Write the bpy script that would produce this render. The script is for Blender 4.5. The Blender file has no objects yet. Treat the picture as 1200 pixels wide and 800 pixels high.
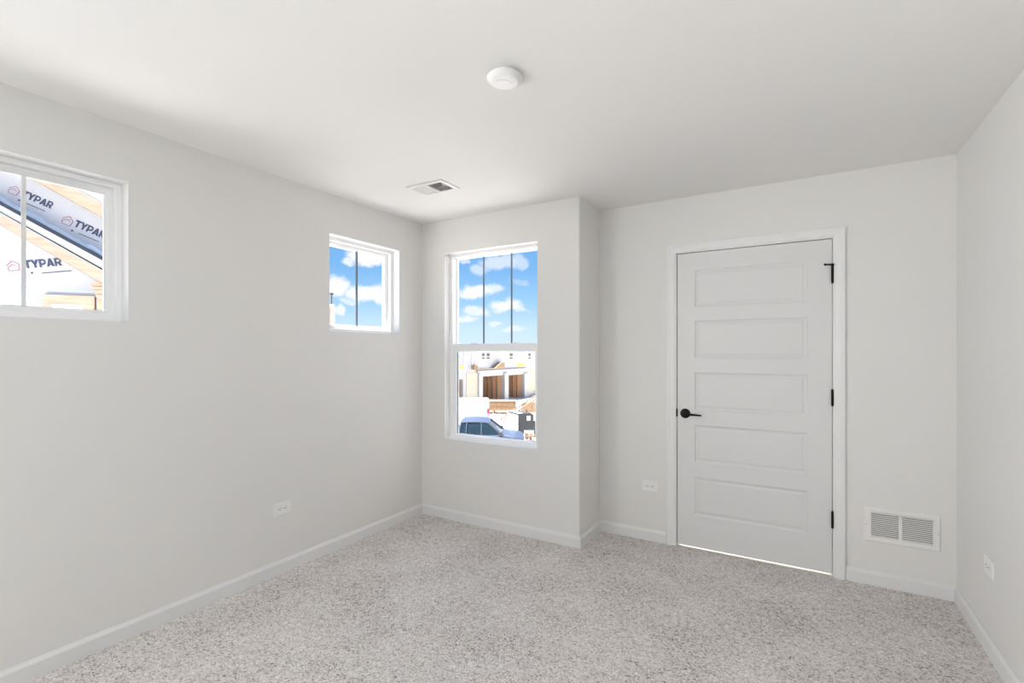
import bpy, bmesh, math, random
import numpy as np
from mathutils import Vector, Matrix, noise as mnoise

random.seed(7)
S = bpy.context.scene
COL = S.collection

# ------------------------------------------------------------------ camera
F = 564.66; YAW = 0.5388; CY = 412.89; CAMZ = 1.357
CX_, SX_ = math.cos(YAW), math.sin(YAW)
cam_d = bpy.data.cameras.new('camera')
cam = bpy.data.objects.new('camera', cam_d)
COL.objects.link(cam)
cam.location = (0, 0, CAMZ)
cam.rotation_euler = (math.radians(90), 0, YAW)
cam_d.sensor_width = 36.0
cam_d.lens = F / 1200 * 36.0
cam_d.shift_y = (CY - 400) / 1200
cam_d.clip_start = 0.02
cam_d.clip_end = 2000
S.camera = cam

# ------------------------------------------------------------------ exposure
S.view_settings.view_transform = 'Standard'
S.view_settings.look = 'None'
S.view_settings.gamma = 1.0
S.view_settings.use_curve_mapping = False
S.view_settings.exposure = 0.09
S.cycles.use_denoising = True
S.cycles.max_bounces = 12
S.cycles.diffuse_bounces = 8
S.cycles.transparent_max_bounces = 16
S.cycles.sample_clamp_indirect = 6.0
S.cycles.caustics_reflective = False
S.cycles.caustics_refractive = False


def ray(u, v):
    a = (u - 600) / F
    return Vector((a * CX_ - SX_, a * SX_ + CX_, (CY - v) / F))


def V(u, v, t):
    """the point at depth t seen at photo position u, v"""
    return Vector((0, 0, CAMZ)) + ray(u, v) * t


# ------------------------------------------------------------------ world
def build_world():
    w = bpy.data.worlds.new('sky')
    S.world = w
    w.use_nodes = True
    nt = w.node_tree
    N, L = nt.nodes, nt.links
    N.clear()

    def math_(op, a, b=None, c=None, clamp=False):
        n = N.new('ShaderNodeMath'); n.operation = op; n.use_clamp = clamp
        for i, x in enumerate((a, b, c)):
            if x is None:
                continue
            if isinstance(x, (int, float)):
                n.inputs[i].default_value = x
            else:
                L.new(x, n.inputs[i])
        return n.outputs[0]
    tc = N.new('ShaderNodeTexCoord')
    sep = N.new('ShaderNodeSeparateXYZ'); L.new(tc.outputs['Generated'], sep.inputs[0])
    x, y, z = sep.outputs
    az = math_('ARCTAN2', x, y)
    el = math_('ARCSINE', z)
    nz = N.new('ShaderNodeTexNoise'); nz.inputs['Scale'].default_value = 16
    nz.inputs['Detail'].default_value = 5; nz.inputs['Roughness'].default_value = 0.6
    L.new(tc.outputs['Generated'], nz.inputs['Vector'])
    sc = N.new('ShaderNodeSeparateColor'); L.new(nz.outputs['Color'], sc.inputs[0])
    az2 = math_('ADD', az, math_('MULTIPLY', math_('SUBTRACT', sc.outputs[0], .5), .075))
    el2 = math_('ADD', el, math_('MULTIPLY', math_('SUBTRACT', sc.outputs[1], .5), .05))
    total = None
    # u, v centre; half width, half height (photo pixels turned into angles); density
    blobs = [(433, 301, 26, 9, 1), (410, 307, 12, 5, .8), (398, 336, 17, 11, 1), (433, 342, 24, 11, 1), (452, 349, 12, 8, .9),
             (396, 362, 9, 6, .8), (410, 352, 14, 5, .6),
             (541, 307, 7, 4, .6), (562, 316, 15, 6, .55), (585, 309, 22, 8, .6), (605, 307, 10, 9, .5),
             (558, 340, 25, 7.5, .95), (580, 336, 12, 5, .7), (597, 358, 21, 7, .95), (612, 362, 12, 4, .6), (555, 362, 18, 7, .75),
             (545, 373, 13, 5, .75), (578, 376, 7, 4, .6), (598, 386, 17, 4, .6), (608, 330, 14, 4, .25), (480, 330, 20, 9, .8),
             (505, 355, 16, 7, .8), (340, 340, 34, 14, .9), (690, 345, 30, 9, .8), (650, 310, 18, 7, .6)]
    for (u, v, hw, hh, dens) in blobs:
        d = ray(u, v).normalized()
        a0 = math.atan2(d.x, d.y); e0 = math.asin(d.z)
        d2 = ray(u + hw, v).normalized(); wa = abs(math.atan2(d2.x, d2.y) - a0)
        d3 = ray(u, v + hh).normalized(); we = abs(math.asin(d3.z) - e0)
        da = math_('DIVIDE', math_('SUBTRACT', az2, a0), wa)
        de = math_('DIVIDE', math_('SUBTRACT', el2, e0 - 0.0), we)
        dd = math_('SQRT', math_('ADD', math_('MULTIPLY', da, da), math_('MULTIPLY', de, de)))
        mr = N.new('ShaderNodeMapRange'); mr.interpolation_type = 'SMOOTHSTEP'
        L.new(dd, mr.inputs[0]); mr.inputs[1].default_value = 1.25; mr.inputs[2].default_value = .55
        mr.inputs[3].default_value = 0; mr.inputs[4].default_value = dens
        total = mr.outputs[0] if total is None else math_('MAXIMUM', total, mr.outputs[0])
    # scattered clouds over the rest of the sky
    n2 = N.new('ShaderNodeTexNoise'); n2.inputs['Scale'].default_value = 3.2; n2.inputs['Detail'].default_value = 6
    mp = N.new('ShaderNodeMapping'); mp.inputs['Scale'].default_value = (1, 1, 2.6)
    L.new(tc.outputs['Generated'], mp.inputs[0]); L.new(mp.outputs[0], n2.inputs['Vector'])
    mr = N.new('ShaderNodeMapRange'); mr.interpolation_type = 'SMOOTHSTEP'
    L.new(n2.outputs[0], mr.inputs[0]); mr.inputs[1].default_value = .52; mr.inputs[2].default_value = .66
    mr2 = N.new('ShaderNodeMapRange'); L.new(el, mr2.inputs[0]); mr2.inputs[1].default_value = .24; mr2.inputs[2].default_value = .4
    total = math_('MAXIMUM', total, math_('MULTIPLY', mr.outputs[0], mr2.outputs[0]))
    ramp = N.new('ShaderNodeValToRGB')
    L.new(math_('MULTIPLY', el, 1.0), ramp.inputs[0])
    cr = ramp.color_ramp
    cr.elements[0].position = 0.0; cr.elements[0].color = (.74, .88, 1.0, 1)
    cr.elements[1].position = 1.0; cr.elements[1].color = (.07, .22, .6, 1)
    for p, c in ((.05, (.62, .83, 1.0, 1)), (.10, (.38, .67, .98, 1)), (.17, (.22, .50, .90, 1)), (.35, (.15, .38, .8, 1))):
        e = cr.elements.new(p); e.color = c
    # sky and clouds above the view boosted to add daylight indoors
    mr3 = N.new('ShaderNodeMapRange'); L.new(el, mr3.inputs[0]); mr3.inputs[1].default_value = .26; mr3.inputs[2].default_value = .6
    mr3.inputs[3].default_value = 1.0; mr3.inputs[4].default_value = 2.2
    mix = N.new('ShaderNodeMix'); mix.data_type = 'RGBA'
    L.new(total, mix.inputs[0]); L.new(ramp.outputs[0], mix.inputs[6]); mix.inputs[7].default_value = (1.0, 1.0, 1.03, 1)
    bg = N.new('ShaderNodeBackground'); L.new(mix.outputs[2], bg.inputs[0]); L.new(mr3.outputs[0], bg.inputs[1])
    out = N.new('ShaderNodeOutputWorld'); L.new(bg.outputs[0], out.inputs[0])


build_world()

# ------------------------------------------------------------------ lights
SUN_DIR = Vector((-0.14, -0.22, 0.965)).normalized()      # towards the sun
sd = bpy.data.lights.new('sun', 'SUN'); sd.energy = 25.0; sd.angle = math.radians(0.6); sd.color = (1, .965, .92)
so = bpy.data.objects.new('sun', sd); COL.objects.link(so)
so.rotation_euler = SUN_DIR.to_track_quat('Z', 'Y').to_euler()


def area(name, loc, target, sx, sy, power, color=(1, 1, 1), spread=180):
    d = bpy.data.lights.new(name, 'AREA'); d.shape = 'RECTANGLE'; d.size = sx; d.size_y = sy
    d.energy = power; d.color = color; d.spread = math.radians(spread)
    o = bpy.data.objects.new(name, d); COL.objects.link(o); o.location = loc
    o.rotation_euler = (Vector(target) - Vector(loc)).to_track_quat('-Z', 'Y').to_euler()
    return o


# unseen fill lamps added behind the camera to brighten the room
COOL = (.935, .972, 1)
area('overhead_fill_behind', (-1.0, -0.5, 2.40), (-1.0, 0.6, 0.0), 1.5, 0.6, 17, (.86, .945, 1))
area('side_fill', (-2.70, -0.35, 1.30), (0.5, 0.3, 1.25), 0.9, 1.9, 15.5, COOL)
area('corner_fill', (-2.45, -0.75, 1.3), (0.7, 3.2, 1.5), 0.8, 1.9, 8.5, (1, .965, .925))
area('right_wall_fill', (-1.4, -0.6, 1.2), (0.73, 1.7, 1.6), 0.7, 1.2, 7, (1, .985, .965), 90)
area('far_right_fill', (-2.6, -0.5, 1.2), (0.73, 1.7, 1.8), 0.7, 1.2, 5, COOL, 90)
# light of the hallway behind the door
area('hall_light', (-0.3, 4.3, 2.2), (-0.3, 4.3, 0), 0.7, 0.7, 60, (1, .96, .91))


# ------------------------------------------------------------------ materials
def base_mat(name, color, rough=.6, spec=.5, metal=0):
    m = bpy.data.materials.new(name); m.use_nodes = True
    b = m.node_tree.nodes['Principled BSDF']
    b.inputs['Base Color'].default_value = (*color, 1)
    b.inputs['Roughness'].default_value = rough
    b.inputs['Metallic'].default_value = metal
    b.inputs['Specular IOR Level'].default_value = spec
    return m, m.node_tree, b


def mat(name, color, rough=.6, spec=.5, metal=0, var=.03, scale=8, bump=0.0, bscale=60, bdist=.002):
    """procedural surface: gentle noise in tone, optional fine bump"""
    m, nt, b = base_mat(name, color, rough, spec, metal)
    N, L = nt.nodes, nt.links
    tc = N.new('ShaderNodeTexCoord')
    if var:
        n = N.new('ShaderNodeTexNoise'); n.inputs['Scale'].default_value = scale; n.inputs['Detail'].default_value = 4
        L.new(tc.outputs['Object'], n.inputs['Vector'])
        r = N.new('ShaderNodeValToRGB')
        r.color_ramp.elements[0].position = .3; r.color_ramp.elements[1].position = .7
        r.color_ramp.elements[0].color = (*[max(0, c * (1 - var)) for c in color], 1)
        r.color_ramp.elements[1].color = (*[min(1, c * (1 + var)) for c in color], 1)
        L.new(n.outputs[0], r.inputs[0]); L.new(r.outputs[0], b.inputs['Base Color'])
    if bump:
        n2 = N.new('ShaderNodeTexNoise'); n2.inputs['Scale'].default_value = bscale; n2.inputs['Detail'].default_value = 3
        L.new(tc.outputs['Object'], n2.inputs['Vector'])
        bp = N.new('ShaderNodeBump'); bp.inputs['Strength'].default_value = bump; bp.inputs['Distance'].default_value = bdist
        L.new(n2.outputs[0], bp.inputs['Height']); L.new(bp.outputs[0], b.inputs['Normal'])
    return m


def glass_mat(name):
    m = bpy.data.materials.new(name); m.use_nodes = True
    nt = m.node_tree; N, L = nt.nodes, nt.links; N.clear()
    tr = N.new('ShaderNodeBsdfTransparent'); tr.inputs[0].default_value = (.975, .985, .985, 1)
    gl = N.new('ShaderNodeBsdfGlossy'); gl.inputs['Roughness'].default_value = .02
    fr = N.new('ShaderNodeFresnel'); fr.inputs[0].default_value = 1.18
    mx = N.new('ShaderNodeMixShader'); L.new(fr.outputs[0], mx.inputs[0]); L.new(tr.outputs[0], mx.inputs[1]); L.new(gl.outputs[0], mx.inputs[2])
    o = N.new('ShaderNodeOutputMaterial'); L.new(mx.outputs[0], o.inputs[0])
    return m


def carpet_mat():
    m, nt, b = base_mat('carpet', (.6, .57, .54), .95, .1)
    N, L = nt.nodes, nt.links
    tc = N.new('ShaderNodeTexCoord')
    n = N.new('ShaderNodeTexNoise'); n.inputs['Scale'].default_value = 120; n.inputs['Detail'].default_value = 3; n.inputs['Roughness'].default_value = .7
    L.new(tc.outputs['Object'], n.inputs['Vector'])
    vo = N.new('ShaderNodeTexVoronoi'); vo.inputs['Scale'].default_value = 150
    L.new(tc.outputs['Object'], vo.inputs['Vector'])
    sc = N.new('ShaderNodeSeparateColor'); L.new(vo.outputs['Color'], sc.inputs[0])
    r = N.new('ShaderNodeValToRGB'); e = r.color_ramp.elements
    e[0].position = .0; e[0].color = (.16, .135, .115, 1)
    e[1].position = 1.0; e[1].color = (.84, .81, .785, 1)
    for p, c in ((.12, (.26, .225, .195, 1)), (.27, (.50, .46, .43, 1)), (.55, (.66, .625, .60, 1))):
        k = e.new(p); k.color = c
    # clumps of darker yarn
    n3 = N.new('ShaderNodeTexNoise'); n3.inputs['Scale'].default_value = 28; n3.inputs['Detail'].default_value = 3
    L.new(tc.outputs['Object'], n3.inputs['Vector'])
    n4 = N.new('ShaderNodeTexNoise'); n4.inputs['Scale'].default_value = 3.0; n4.inputs['Detail'].default_value = 2
    L.new(tc.outputs['Object'], n4.inputs['Vector'])

    def mm(op, a, c):
        q = N.new('ShaderNodeMath'); q.operation = op
        for i, x in enumerate((a, c)):
            if isinstance(x, (int, float)): q.inputs[i].default_value = x
            else: L.new(x, q.inputs[i])
        return q.outputs[0]
    s = mm('MULTIPLY', sc.outputs[0], .62)
    s = mm('ADD', s, mm('MULTIPLY', mm('SUBTRACT', n.outputs[0], .5), 1.3))
    s = mm('ADD', s, mm('MULTIPLY', mm('SUBTRACT', n3.outputs[0], .5), .55))
    s = mm('ADD', s, mm('MULTIPLY', mm('SUBTRACT', n4.outputs[0], .5), .45))
    s = mm('ADD', s, .24)
    L.new(s, r.inputs[0]); L.new(r.outputs[0], b.inputs['Base Color'])
    bp = N.new('ShaderNodeBump'); bp.inputs['Strength'].default_value = .5; bp.inputs['Distance'].default_value = .006
    L.new(mm('ADD', n.outputs[0], sc.outputs[1]), bp.inputs['Height']); L.new(bp.outputs[0], b.inputs['Normal'])
    return m


def wood_mat(name, c1, c2, axis_scale=(1, 12, 12), scale=2.0):
    m, nt, b = base_mat(name, c1, .8, .2)
    N, L = nt.nodes, nt.links
    tc = N.new('ShaderNodeTexCoord'); mp = N.new('ShaderNodeMapping'); mp.inputs['Scale'].default_value = axis_scale
    n = N.new('ShaderNodeTexNoise'); n.inputs['Scale'].default_value = scale; n.inputs['Detail'].default_value = 5
    L.new(tc.outputs['Object'], mp.inputs[0]); L.new(mp.outputs[0], n.inputs['Vector'])
    r = N.new('ShaderNodeValToRGB'); r.color_ramp.elements[0].position = .35; r.color_ramp.elements[1].position = .65
    r.color_ramp.elements[0].color = (*c1, 1); r.color_ramp.elements[1].color = (*c2, 1)
    L.new(n.outputs[0], r.inputs[0]); L.new(r.outputs[0], b.inputs['Base Color'])
    return m


M = {}
M['wall'] = mat('wall_paint', (.765, .757, .742), .55, .3, var=.006, scale=1.5, bump=.12, bscale=220, bdist=.0008)
M['ceiling'] = mat('ceiling_paint', (.82, .815, .805), .8, .2, var=.006, scale=1.5, bump=.1, bscale=160, bdist=.0008)
M['trim'] = mat('white_trim_enamel', (.80, .80, .80), .32, .5, var=.006, scale=3)
M['baseboard'] = mat('baseboard_enamel', (.765, .765, .765), .35, .5, var=.006, scale=3)
M['doorpaint'] = mat('white_door_paint', (.72, .72, .72), .38, .45, var=.006, scale=3)
M['vinyl'] = mat('white_vinyl', (.90, .905, .91), .35, .5, var=.005)
M['sash_shade'] = mat('painted_sash_shade', (.13, .17, .21), .5, .4, var=.05)  # silhouette shade of the backlit bars put into their colour
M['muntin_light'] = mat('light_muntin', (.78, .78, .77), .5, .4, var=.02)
M['black'] = mat('matte_black_metal', (.004, .004, .004), .5, .2, metal=0, var=.05)
M['plastic'] = mat('white_plastic', (.84, .84, .835), .35, .5, var=.005)
M['register'] = mat('white_enamel_grille', (.82, .81, .80), .4, .5, var=.01)
M['duct'] = mat('duct_dark', (.028, .028, .03), .8, .2, var=.1)
M['slot'] = mat('outlet_slot', (.03, .03, .03), .7, .2, var=.1)
M['screw'] = mat('screw_head', (.62, .61, .60), .35, .5, var=.03)
M['glass'] = glass_mat('window_glass')
M['carpet'] = carpet_mat()
M['hallfloor'] = mat('hall_floor', (.76, .73, .69), .6, .3, var=.04)


# ------------------------------------------------------------------ mesh helpers
class MB:
    """collects simple shapes into one mesh"""
    def __init__(self): self.bm = bmesh.new()

    def box(self, x0, x1, y0, y1, z0, z1, mx=None):
        vs = [self.bm.verts.new((x, y, z)) for x in (x0, x1) for y in (y0, y1) for z in (z0, z1)]
        if mx is not None:
            for v in vs: v.co = mx @ v.co
        for f in ((0, 1, 3, 2), (4, 6, 7, 5), (0, 4, 5, 1), (2, 3, 7, 6), (0, 2, 6, 4), (1, 5, 7, 3)):
            self.bm.faces.new([vs[i] for i in f])
        return self

    def prism(self, pts, off):
        """pts: planar polygon of 3-D points; off: extrusion vector"""
        a = [self.bm.verts.new(p) for p in pts]
        b = [self.bm.verts.new(Vector(p) + Vector(off)) for p in pts]
        n = len(a)
        self.bm.faces.new(a); self.bm.faces.new(b[::-1])
        for i in range(n):
            self.bm.faces.new((a[i], b[i], b[(i + 1) % n], a[(i + 1) % n]))
        return self

    def bar(self, p, q, w, h, up=(0, 0, 1)):
        p, q = Vector(p), Vector(q); d = (q - p); L_ = d.length; d.normalize()
        u = Vector(up); s = d.cross(u)
        if s.length < 1e-4: s = d.cross(Vector((1, 0, 0)))
        s.normalize(); t = s.cross(d)
        pts = [p + s * (w / 2) * i + t * (h / 2) * j for i, j in ((-1, -1), (1, -1), (1, 1), (-1, 1))]
        return self.prism(pts, d * L_)

    def lathe(self, prof, n=32, mx=None, cap=True):
        """prof: list of (radius, height) about local Z"""
        rings = []
        for r, h in prof:
            ring = []
            for i in range(n):
                a = 2 * math.pi * i / n
                co = Vector((r * math.cos(a), r * math.sin(a), h))
                if mx is not None: co = mx @ co
                ring.append(self.bm.verts.new(co))
            rings.append(ring)
        for k in range(len(rings) - 1):
            for i in range(n):
                self.bm.faces.new((rings[k][i], rings[k][(i + 1) % n], rings[k + 1][(i + 1) % n], rings[k + 1][i]))
        if cap:
            self.bm.faces.new(rings[0][::-1]); self.bm.faces.new(rings[-1])
        return self

    def ring(self, rect, prof, fn, closed=True, fill_last=False):
        """mitred rectangular ring; prof = [(inset, depth)], fn(a, b, depth) -> point"""
        a0, a1, b0, b1 = rect
        loops = []
        for ins, dep in prof:
            loops.append([self.bm.verts.new(fn(a, b, dep)) for a, b in
                          ((a0 + ins, b0 + ins), (a1 - ins, b0 + ins), (a1 - ins, b1 - ins), (a0 + ins, b1 - ins))])
        m = len(loops)
        for k in range(m if closed else m - 1):
            A, B = loops[k], loops[(k + 1) % m]
            for i in range(4):
                self.bm.faces.new((A[i], A[(i + 1) % 4], B[(i + 1) % 4], B[i]))
        if fill_last: self.bm.faces.new(loops[-1])
        return self

    def sweep(self, path, prof, closed=False):
        """path: list of points with their (side, up) frame vectors; prof: closed (s, t)"""
        loops = [[self.bm.verts.new(Vector(p) + Vector(sv) * s + Vector(tv) * t) for s, t in prof] for p, sv, tv in path]
        n = len(prof)
        for k in range(len(loops) - 1):
            for i in range(n):
                self.bm.faces.new((loops[k][i], loops[k][(i + 1) % n], loops[k + 1][(i + 1) % n], loops[k + 1][i]))
        self.bm.faces.new(loops[0]); self.bm.faces.new(loops[-1][::-1])
        return self

    def build(self, name, m, parent=None, smooth=False, bevel=0, origin=None):
        bmesh.ops.recalc_face_normals(self.bm, faces=self.bm.faces)
        me = bpy.data.meshes.new(name)
        if origin is not None:
            bmesh.ops.translate(self.bm, verts=self.bm.verts, vec=-Vector(origin))
        self.bm.to_mesh(me); self.bm.free()
        me.materials.append(m)
        if smooth:
            for p in me.polygons: p.use_smooth = True
            me.set_sharp_from_angle(angle=math.radians(40))
        o = bpy.data.objects.new(name, me); COL.objects.link(o)
        if origin is not None: o.location = origin
        if parent is not None:
            o.parent = parent
            q, off, rot = parent, Vector((0, 0, 0)), False
            while q is not None:
                off += q.location; rot = rot or q.rotation_euler.z != 0; q = q.parent
            if not rot: o.location = o.location - off
        if bevel:
            b = o.modifiers.new('bevel', 'BEVEL'); b.width = bevel; b.segments = 2; b.limit_method = 'ANGLE'
        return o


def empty(name, loc=(0, 0, 0), rz=0, label=None, cat=None, group=None, kind=None):
    o = bpy.data.objects.new(name, None); COL.objects.link(o)
    o.location = loc; o.rotation_euler.z = rz; o.empty_display_size = .1
    tag(o, label, cat, group, kind)
    return o


def tag(o, label=None, cat=None, group=None, kind=None):
    if label: o['label'] = label
    if cat: o['category'] = cat
    if group: o['group'] = group
    if kind: o['kind'] = kind
    return o


def struct(mb, name, m, label=None, **k):
    o = mb.build(name, m, **k); o['kind'] = 'structure'
    if label: o['label'] = label
    return o


# ------------------------------------------------------------------ the room
XL, YB, XB, YD, XR, H = -2.751, 3.115, -1.315, 3.507, 0.735, 2.44
YK = -0.95                      # wall behind the camera
T = 0.16                        # wall thickness
W1 = (0.364, 1.036, 1.500, 2.172)      # window openings: a0 a1 b0 b1
W2 = (2.176, 2.846, 1.500, 2.172)
W3 = (-2.508, -1.644, 0.647, 2.172)
DR = (-0.770, 0.192, 0.0, 2.075)       # hole of the door in the far wall
LIN = 0.003                            # white liner shown on the edge of each window opening


def wall_with_holes(mb, a0, a1, b0, b1, holes, put):
    """cells of a wall around rectangular holes; put(a0,a1,b0,b1) adds one box"""
    As = sorted({a0, a1, *[h[0] for h in holes], *[h[1] for h in holes]})
    Bs = sorted({b0, b1, *[h[2] for h in holes], *[h[3] for h in holes]})
    for i in range(len(As) - 1):
        run = None
        for j in range(len(Bs) - 1):
            ca, cb = (As[i] + As[i + 1]) / 2, (Bs[j] + Bs[j + 1]) / 2
            solid = not any(h[0] < ca < h[1] and h[2] < cb < h[3] for h in holes)
            if solid:
                run = (run[0], Bs[j + 1]) if run else (Bs[j], Bs[j + 1])
            if run and (not solid or j == len(Bs) - 2):
                put(As[i], As[i + 1], *run); run = None


mb = MB()
wall_with_holes(mb, YK - T, YB + T, 0, H, [W1, W2], lambda a0, a1, b0, b1: mb.box(XL - T, XL, a0, a1, b0, b1))
struct(mb, 'wall_left', M['wall'], 'left wall with two small square windows')
mb = MB()
wall_with_holes(mb, XL, W3[1], 0, H, [W3], lambda a0, a1, b0, b1: mb.box(a0, a1, YB, YB + T, b0, b1))
arc = [Vector((XB - .012 + .012 * math.sin(t), YB + .012 - .012 * math.cos(t), 0)) for t in [k * math.pi / 12 for k in range(7)]]
mb.prism([Vector((W3[1], YB, 0))] + arc + [Vector((XB, YB + T, 0)), Vector((W3[1], YB + T, 0))], (0, 0, H))
struct(mb, 'wall_window', M['wall'], 'short wall with the tall window')
mb = MB(); mb.box(XB - T, XB, YB + T, YD + T, 0, H)
struct(mb, 'wall_recess', M['wall'], 'narrow side of the projecting wall corner')
mb = MB()
wall_with_holes(mb, XB, XR + T, 0, H, [DR], lambda a0, a1, b0, b1: mb.box(a0, a1, YD, YD + T, b0, b1))
struct(mb, 'wall_door', M['wall'], 'wall holding the white door')
mb = MB(); mb.box(XR, XR + T, YK - T, YD, 0, H)
struct(mb, 'wall_right', M['wall'], 'right wall')
mb = MB(); mb.box(XL, XR, YK - T, YK, 0, H)
struct(mb, 'wall_back', M['wall'], 'wall behind the viewpoint')
mb = MB(); mb.box(XL - T, XR + T, YK - T, YD + T, H, H + .2)
struct(mb, 'ceiling', M['ceiling'], 'smooth off-white ceiling')


def carpet():
    cs = .0075
    nx, ny = int((XR - XL) / cs), int((YD - YK) / cs)
    rng = np.random.default_rng(3)
    xs = np.linspace(XL, XR, nx + 1); ys = np.linspace(YK, YD, ny + 1)
    Z = rng.random((ny + 1, nx + 1))
    Z = .6 * Z + .1 * (np.roll(Z, 1, 0) + np.roll(Z, -1, 0) + np.roll(Z, 1, 1) + np.roll(Z, -1, 1))
    Z = (Z - .5) * .006 - .002
    X, Y = np.meshgrid(xs, ys)
    X = X + (rng.random(X.shape) - .5) * cs * .5; Y = Y + (rng.random(Y.shape) - .5) * cs * .5
    co = np.stack([X, Y, Z], -1).reshape(-1, 3).astype(np.float32)
    i = np.arange(ny)[:, None] * (nx + 1) + np.arange(nx)[None, :]
    q = np.stack([i, i + 1, i + nx + 2, i + nx + 1], -1).reshape(-1, 4).astype(np.int32)
    me = bpy.data.meshes.new('floor')
    me.vertices.add(len(co)); me.vertices.foreach_set('co', co.ravel())
    me.loops.add(q.size); me.loops.foreach_set('vertex_index', q.ravel())
    me.polygons.add(len(q)); me.polygons.foreach_set('loop_start', np.arange(0, q.size, 4, dtype=np.int32))
    me.polygons.foreach_set('loop_total', np.full(len(q), 4, dtype=np.int32))
    me.update(calc_edges=True)
    me.polygons.foreach_set('use_smooth', np.ones(len(q), dtype=bool))
    me.materials.append(M['carpet'])
    o = bpy.data.objects.new('floor', me); COL.objects.link(o)
    o['kind'] = 'structure'; o['label'] = 'flecked grey-beige carpet'


carpet()
mb = MB(); mb.box(XL - T, XR + T, YK - T, YD + T, -.3, -.012)
struct(mb, 'floor_slab', M['hallfloor'])
# hallway behind the door
mb = MB(); mb.box(-1.6, 1.1, YD + T, 5.2, -.3, -.004); mb.box(DR[0], DR[1], YD + .02, YD + T, -.01, -.004)
struct(mb, 'floor_hall', M['hallfloor'])
mb = MB(); mb.box(-1.7, -1.6, YD + T, 5.2, -.3, H); mb.box(1.1, 1.2, YD + T, 5.2, -.3, H); mb.box(-1.7, 1.2, 5.2, 5.3, -.3, H)
struct(mb, 'wall_hall', M['wall'])
mb = MB(); mb.box(-1.7, 1.2, YD + T, 5.3, H, H + .1)
struct(mb, 'ceiling_hall', M['ceiling'])


# baseboards: profile (out from the wall, up)
BBP = [(0, 0), (.0135, 0), (.0135, .064), (.0125, .067), (.0055, .0785), (.0045, .083), (0, .083)]


def baseboard(name, path):
    """path: floor points with outward vectors (already mitred)"""
    b = MB()
    b.sweep([((p[0], p[1], -.003), (o[0], o[1], 0), (0, 0, 1)) for p, o in path], BBP)
    return struct(b, name, M['baseboard'])


baseboard('baseboard_left', [((XL, YK), (1, 1)), ((XL, YB), (1, -1))])
baseboard('baseboard_window', [((XL, YB), (1, -1)), ((XB, YB), (1, -1)), ((XB, YD), (1, -1)), ((-.8165, YD), (0, -1))])
baseboard('baseboard_door', [((.2355, YD), (0, -1)), ((XR, YD), (-1, -1))])
baseboard('baseboard_right', [((XR, YD), (-1, -1)), ((XR, YK), (-1, 1))])
baseboard('baseboard_back', [((XR, YK), (-1, 1)), ((XL, YK), (1, 1))])


# ------------------------------------------------------------------ windows
def fnL(a, b, d): return (XL - d, a, b)
def fnB(a, b, d): return (a, YB + d, b)


def pane(fn, a0, a1, b0, b1, d, parent, name='pane'):
    m_ = MB(); m_.bm.faces.new([m_.bm.verts.new(fn(a, b, d)) for a, b in ((a0, b0), (a1, b0), (a1, b1), (a0, b1))])
    return m_.build(name, M['glass'], parent)


def bbox(m_, fn, a0, a1, b0, b1, d0, d1):
    p, q = fn(a0, b0, d0), fn(a1, b1, d1)
    m_.box(min(p[0], q[0]), max(p[0], q[0]), min(p[1], q[1]), max(p[1], q[1]), min(p[2], q[2]), max(p[2], q[2]))


def small_window(name, W, label, mm):
    r = empty(name, fnL((W[0] + W[1]) / 2, W[2], 0), label=label, kind='structure')
    MB().ring(W, [(0, -.0012), (0, .066), (.0005, .16), (LIN, .16), (LIN, -.0012)], fnL).build('window_return', M['trim'], r)
    r_ = r
    MB().ring(W, [(LIN, .066), (.008, .0655), (.009, .068), (.024, .068), (.027, .070), (.027, .098), (.030, .160), (LIN, .160)], fnL).build('window_frame', M['vinyl'], r_)
    MB().ring(W, [(.026, .099), (.044, .099), (.047, .102), (.052, .104), (.058, .113), (.058, .125), (.050, .135), (.026, .135)], fnL).build('sash', M['vinyl'], r_)
    pane(fnL, W[0] + .05, W[1] - .05, W[2] + .05, W[3] - .05, .119, r_)
    c = (W[0] + W[1]) / 2
    m_ = MB(); bbox(m_, fnL, c - .007, c + .007, W[2] + .056, W[3] - .056, .108, .1175)
    m_.build('muntin', mm, r_)
    return r


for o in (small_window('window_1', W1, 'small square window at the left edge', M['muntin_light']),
          small_window('window_2', W2, 'small square window near the corner', M['sash_shade'])):
    o.location = o.location


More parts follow.
